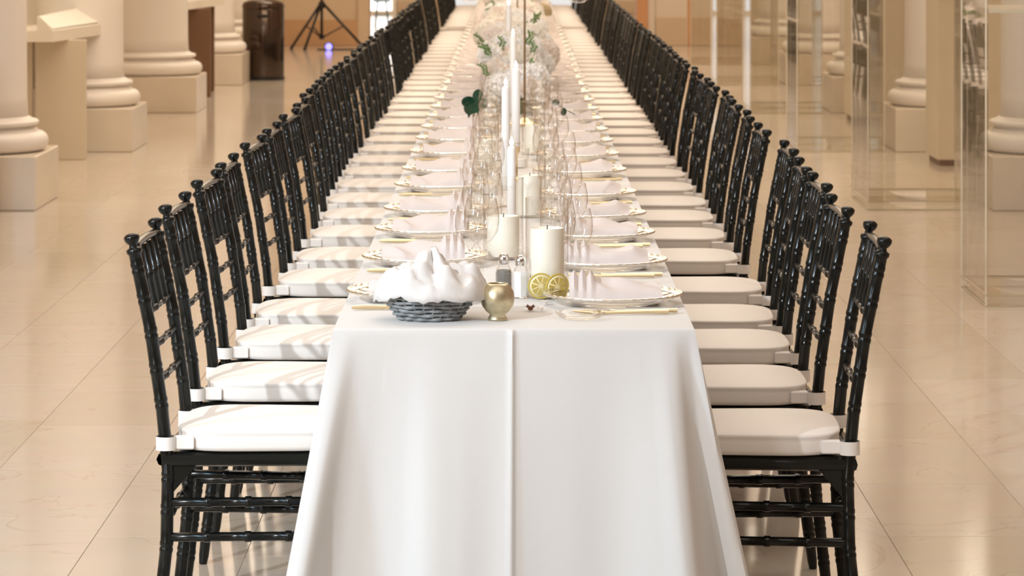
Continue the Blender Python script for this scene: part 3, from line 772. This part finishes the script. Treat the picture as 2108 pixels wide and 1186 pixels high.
# lemon slices leaning at the candle's foot
for dx, rz, z, lab in ((-.014, .1, .0, 'lemon slice leaning at the foot of the nearest pillar candle'), (.022, .5, -.002, 'lemon slice half hidden behind the first lemon slice')):
    t = thing('lemon_slice', lab, 'lemon', (lx+dx, ly-.056+.006*(dx > 0), TT+.0285+z), rz); t.scale = (1.08,)*3; t.location.z += .002
    o = obj('rind', MB().lathe([(.0245, -.002), (.027, -.0018), (.027, .0018), (.0245, .002), (.0245, -.002)], 32, cap=False).data('rind', 'lemonrind'), t); o.rotation_euler = (PI/2+.12, 0, 0)
    o = obj('pith', MB().lathe([(0, -.0016), (.0248, -.0016), (.0248, .0016), (0, .0016)], 32).data('pith', 'pith'), t); o.rotation_euler = (PI/2+.12, 0, 0)
    fz = MB()
    for k in range(9):
        a0, a1 = 2*PI*k/9+.07, 2*PI*(k+1)/9-.07; am = (a0+a1)/2
        q = [(.004*math.cos(am), .004*math.sin(am))]+[(.0195*math.cos(a0+(a1-a0)*j/4), .0195*math.sin(a0+(a1-a0)*j/4)) for j in range(5)]
        vs = [(x_, y_, -.0022) for x_, y_ in q]+[(x_, y_, .0022) for x_, y_ in q]; n = 6
        fz.add(vs, [tuple(reversed(range(n))), tuple(range(n, 2*n))]+[(i, (i+1) % n, (i+1) % n+n, i+n) for i in range(n)])
    o = obj('flesh', fz.data('flesh', 'lemonflesh', False), t); o.rotation_euler = (PI/2+.12, 0, 0)
for k, (px, by_, sc) in enumerate(((1092, 640, .011), (1113, 641, .010), (1122, 628, .009))):
    x, y = P(px, by_); m = MB()
    for q in range(6):
        a = 2*PI*q/6; m.add([(0, 0, .002), (sc*math.cos(a-.45), sc*math.sin(a-.45), sc*.8), (sc*1.25*math.cos(a), sc*1.25*math.sin(a), sc*1.2), (sc*math.cos(a+.45), sc*math.sin(a+.45), sc*.8)], [(0, 1, 2, 3)])
    m.lathe([(0, .0), (sc*.5, sc*.2), (sc*.4, sc*.8), (0, sc)], 8)
    lab = ['small dried brown flower bud lying beside the votive holder', 'pale fallen petal cluster beside the brown bud', 'pale fallen petals touching the first charger plate'][k]
    tag(obj('flower_bud', m.data('flower_bud', 'bud' if k == 0 else 'petalblush', False), None, (x, y, TT)), lab, 'bud')
x, y = P(1195, 660)
tag(obj('bread_dish', MB().lathe([(0, 0), (.035, 0), (.045, .006), (.052, .014), (.053, .014), (.046, .004), (.036, -.0)], 32, cap=False).data('bread_dish', 'plateglass'), None, (x, y+.03, TT+.001)), 'small clear glass dish at the table edge', 'dish')

def taper(px, by_, top_y, label, r=.0115, zb=.05, X=None):
    x, y = P(px, by_); s_ = F/y
    ztop = H-(top_y-VY)/s_; L_ = ztop-TT-zb
    h = thing('candle_holder', 'slim holder under the '+label, 'candle holder', (x, y, TT))
    obj('holder_base', MB().lathe([(0, 0), (.032, 0), (.032, .003), (.012, .008), (.006, .016), (.006, zb-.025), (.009, zb-.022), (.0135, zb-.015), (.0145, zb+.012), (.0135, zb+.012), (.0125, zb-.002), (0, zb-.002)], 24).data('holder_base', 'glass' if zb < .07 else 'gold', True, 50), h)
    t = thing('taper_candle', label, 'candle', (x, y, TT+zb), 0, 'lit white taper candles')
    obj('wax', MB().lathe([(0, 0), (r, 0), (r*.97, L_*.5), (r*.92, L_-.008), (r*.6, L_-.002), (0, L_)], 20).data('wax', 'waxwhite'), t)
    obj('flame', MB().lathe([(0, L_-.001), (.0045, L_+.004), (.0055, L_+.009), (.0035, L_+.016), (0, L_+.024)], 12).data('flame', 'flame'), t)
taper(1053, 512, 300, 'lit taper candle, shortest and nearest, rising behind the broad pillar', .012)
taper(1041, 425, 176, 'lit taper candle, second from the near end', .013)
taper(1062, 372, 140, 'lit taper candle, third from the near end', .0145, .11)
taper(1056, 262, 72, 'lit taper candle, fourth from the near end', .014)
taper(1047, 205, 8, 'lit taper candle, farthest, against the white flowers', .014)
# small clear votives scattered down the middle
for k, (px, by_) in enumerate(((1010, 470), (1150, 520), (1008, 400), (1118, 388), (1028, 330), (1090, 290), (1035, 290), (1110, 255), (1070, 345))):
    x, y = P(px, by_)
    t = thing('votive_glass', f'small clear votive glass with candle, {ordw(k+1)} along the table middle', 'candle holder', (x, y, TT), 0, 'clear votive glasses')
    obj('glass_cup', MB().lathe([(0, .0), (.024, .0), (.028, .004), (.033, .065), (.0325, .065)], 24, cap=False).data('glass_cup', 'glass'), t)
    obj('wax', MB().lathe([(0, .003), (.0225, .003), (.024, .03), (0, .03)], 20).data('wax', 'waxwhite', True, 50), t)

# ------------------------------------------------------------------ tall candelabra
def candelabra(x, y, label):
    t = thing('candelabra', label, 'candelabra', (x, y, TT))
    obj('foot', MB().lathe([(0, 0), (.075, 0), (.078, .006), (.03, .014), (.012, .03), (0, .03)], 32).data('foot', 'gold', True, 50), t)
    obj('stem', MB().tube([(0, 0, .02), (0, 0, 1.0)], [.0048, .004], 12).data('stem', 'bronze'), t)
    for k, (ax, ay) in enumerate(((-.22, -.0), (.22, 0), (0, .22), (0, -.22))):
        if k == 3: continue
        a = obj('arm', MB().tube([(0, 0, .80), (ax*.4, ay*.4, .62), (ax*.85, ay*.85, .60), (ax, ay, .545)], .004, 8).data('arm', 'gold'), t)
        obj('glass_globe', MB().lathe([(0, .500), (.025, .503), (.05, .522), (.06, .555), (.056, .60), (.04, .64)], 28, ax, ay, cap=False).data('glass_globe', 'glass'), a)
    return t
candelabra(.044, 13.55, 'tall slim gold candelabra with glass globes, nearest one')
candelabra(.02, 19.3, 'tall slim gold candelabra farther along, among the flowers')
tag(obj('moss_ball', MB().lathe([(0, 0)]+[(.085*math.sin(a), .075-.075*math.cos(a)) for a in [PI*k/14 for k in range(1, 14)]]+[(0, .15)], 28).data('moss_ball', 'pot'), None, (.235, 27.6, TT)), 'beige dried ball standing beside the far flowers', 'decoration')

# ------------------------------------------------------------------ flower arrangements
def bloom_mesh(seed, R=.064, n=46):
    rr = random.Random(seed); m = MB()
    for i in range(n):
        zc = 1-1.55*(i+.5)/n; a = i*2.39996; rad = math.sqrt(max(0, 1-zc*zc))
        nrm = Vector((rad*math.cos(a), rad*math.sin(a), zc)); c_ = nrm*R*rr.uniform(.9, 1.06); c_.z *= .85
        t1 = nrm.orthogonal().normalized(); t1 = (Matrix.Rotation(rr.uniform(0, 6), 3, nrm) @ t1); t2 = nrm.cross(t1); s_ = R*.36
        for k in range(4):
            b_ = k*PI/2; d = t1*math.cos(b_)+t2*math.sin(b_); e = t1*-math.sin(b_)+t2*math.cos(b_)
            m.add([c_, c_+d*s_*.6+e*s_*.45+nrm*s_*.40, c_+d*s_*1.15+nrm*s_*.15, c_+d*s_*.6-e*s_*.45+nrm*s_*.40], [(0, 1, 2, 3)])
    m.lathe([(0, -.6*R)]+[(R*.74*math.sin(a), -R*.68*math.cos(a)) for a in [PI*k/8 for k in range(2, 8)]]+[(0, R*.68)], 12)
    return m
def rose_mesh(seed, R=.045):
    rr = random.Random(seed); m = MB()
    for lay, (ra, n, tilt) in enumerate(((.25, 3, 1.35), (.5, 4, 1.1), (.75, 5, .8), (1.0, 6, .45), (1.15, 5, .15))):
        for k in range(n):
            a = 2*PI*(k+rr.uniform(-.1, .1))/n+lay; w_ = .75*PI/n*1.5
            for (a0, a1) in ((a-w_, a), (a, a+w_)):
                q = []
                for aa, hh in ((a0, 0), (a1, 0), (a1, 1), (a0, 1)):
                    rr_ = R*(ra*.45+hh*ra*.55*(1 if tilt < 1 else .7)); q.append((rr_*math.cos(aa), rr_*math.sin(aa), R*(hh*tilt*.9)+(-.1*R if not hh else 0)-.01*(aa != a)*hh))
                m.add(q, [(0, 1, 2, 3)])
    return m
def sprig_mesh(seed, L_=.16, n=7, rnd=.5):
    rr = random.Random(seed); m = MB()
    pts = [Vector((L_*k/n*.8, .015*math.sin(k), .02+L_*.5*math.sin(PI*.42*k/n))) for k in range(n+1)]
    m.tube(pts, .0016, 5)
    for k in range(1, n+1):
        for sg in (-1, 1):
            l = L_*.22*rr.uniform(.8, 1.2); d = Vector((.5, sg*.9, rr.uniform(0, .6))).normalized(); u = Vector((0, 0, 1)); e = d.cross(u).normalized()*l*rnd
            p = pts[k]; m.add([p, p+d*l*.35+e*.8, p+d*l*.7+e*.9, p+d*l, p+d*l*.7-e*.9+u*.003, p+d*l*.35-e*.8], [(0, 1, 2, 3, 4, 5)])
    return m
BL = [bloom_mesh(k).data('hydrangea_bloom', ['petal', 'petalwhite', 'petalblush', 'petalwhite'][k], False) for k in range(4)]
RO = [rose_mesh(k).data('rose_bloom', ['petal', 'petalwhite', 'petalblush'][k], False) for k in range(3)]
SP = [sprig_mesh(k, rnd=.28).data('leaf_sprig', 'leaf', False) for k in range(3)]
rng = random.Random(5)
def flowers(y0, y1, label, hi, first=False):
    t = thing('flower_arrangement', label, 'flowers', (0, y0, TT), 0, 'white flower runner')
    L_ = y1-y0
    core = MB()
    def cf(u, v):
        a = PI*v; x = .05*math.cos(a); z = (.07+.02*math.sin(u*17))*math.sin(a)
        e = min(1, min(u, 1-u)*8+.1)
        return (x*e, u*L_, z*e)
    obj('leafy_base', core.grid(cf, 24, 10).data('leafy_base', 'leaf'), t)
    n = int(L_*19)
    for k in range(n):
        y = L_*(k+.5)/n; h = rng.uniform(0, 1)**.7; x = rng.uniform(-1, 1)*(.015+.15*min(1, h*1.7)*(1-.45*max(0, h-.6)/.4))
        z = .078+hi*h
        if first and y < .5: z = min(z, .10+.3*y)
        d = BL[rng.randrange(4)] if rng.random() < .66 else RO[rng.randrange(3)]
        o = obj('hydrangea_bloom' if d in BL else 'rose_bloom', d, t, (x, y, z)); o.rotation_euler = (rng.uniform(.1, .8), x*3, rng.uniform(-.5, .5)); s_ = rng.uniform(.8, 1.15)*(1 if d in BL else 1.2); o.scale = (s_,)*3
    for k in range(int(L_*4.5)):
        sx = rng.choice((-1, 1)); o = obj('leaf_sprig', SP[rng.randrange(3)], t, (sx*rng.uniform(.03, .12), rng.uniform(.12, L_-.12), .10+hi*rng.uniform(.2, .9)))
        o.rotation_euler = (rng.uniform(.7, 1.3), rng.uniform(-1.6, -.3) if sx > 0 else rng.uniform(PI+.3, PI+1.6), rng.uniform(-.4, .4)); o.scale = (.50,)*3
    if first:      # dark round leaves spilling out of the near end
        s_ = F/13.35
        def pt(px, py): return Vector(((px-VX)/s_, 13.35-y0, H-(py-VY)/s_-TT))
        for stem, lv in (([(1000, 205), (985, 212), (976, 225), (975, 248)], [(964, 210, .6), (984, 198, -.5), (975, 223, .1), (974, 236, .2), (990, 213, -.2), (966, 222, .9)]),
                         ([(1130, 205), (1146, 214), (1165, 226), (1184, 236)], [(1144, 211, .3), (1160, 230, .1)])):
            m = MB().tube([pt(*q) for q in stem], .0018, 5)
            for n_, (px, py, ro) in enumerate(lv):
                c_ = pt(px, py)+Vector((0, -.008*(n_ % 3), 0)); R = .028 if px < 1100 else .016
                ring = [c_+Vector((R*math.cos(a)*(.8 if n_ % 2 else 1), .010*math.cos(a+ro)+.006*math.sin(2*a), R*math.sin(a)*(1 if n_ % 2 else .85))) for a in [2*PI*q/14 for q in range(14)]]
                m.add([c_+Vector((0, -.004, 0))]+ring, [(0, 1+q, 1+(q+1) % 14) for q in range(14)])
            m.v = [(a, b_, max(.004, c_)) for a, b_, c_ in m.v]
            obj('eucalyptus_sprig', m.data('eucalyptus_sprig', 'darkleaf', False), t)
FY = [14.15, 17.0, 20.0, 23.2, 26.4, 29.6, 32.9]
for k in range(len(FY)-1):
    flowers(FY[k], FY[k+1]-.06, f'white and blush flower arrangement, {ordw(k+1)} from the near end of the flower runner', .19+.01*k, k == 0)
flowers(34.4, 42.6, 'white flower arrangement on the far table beyond the gap', .18)
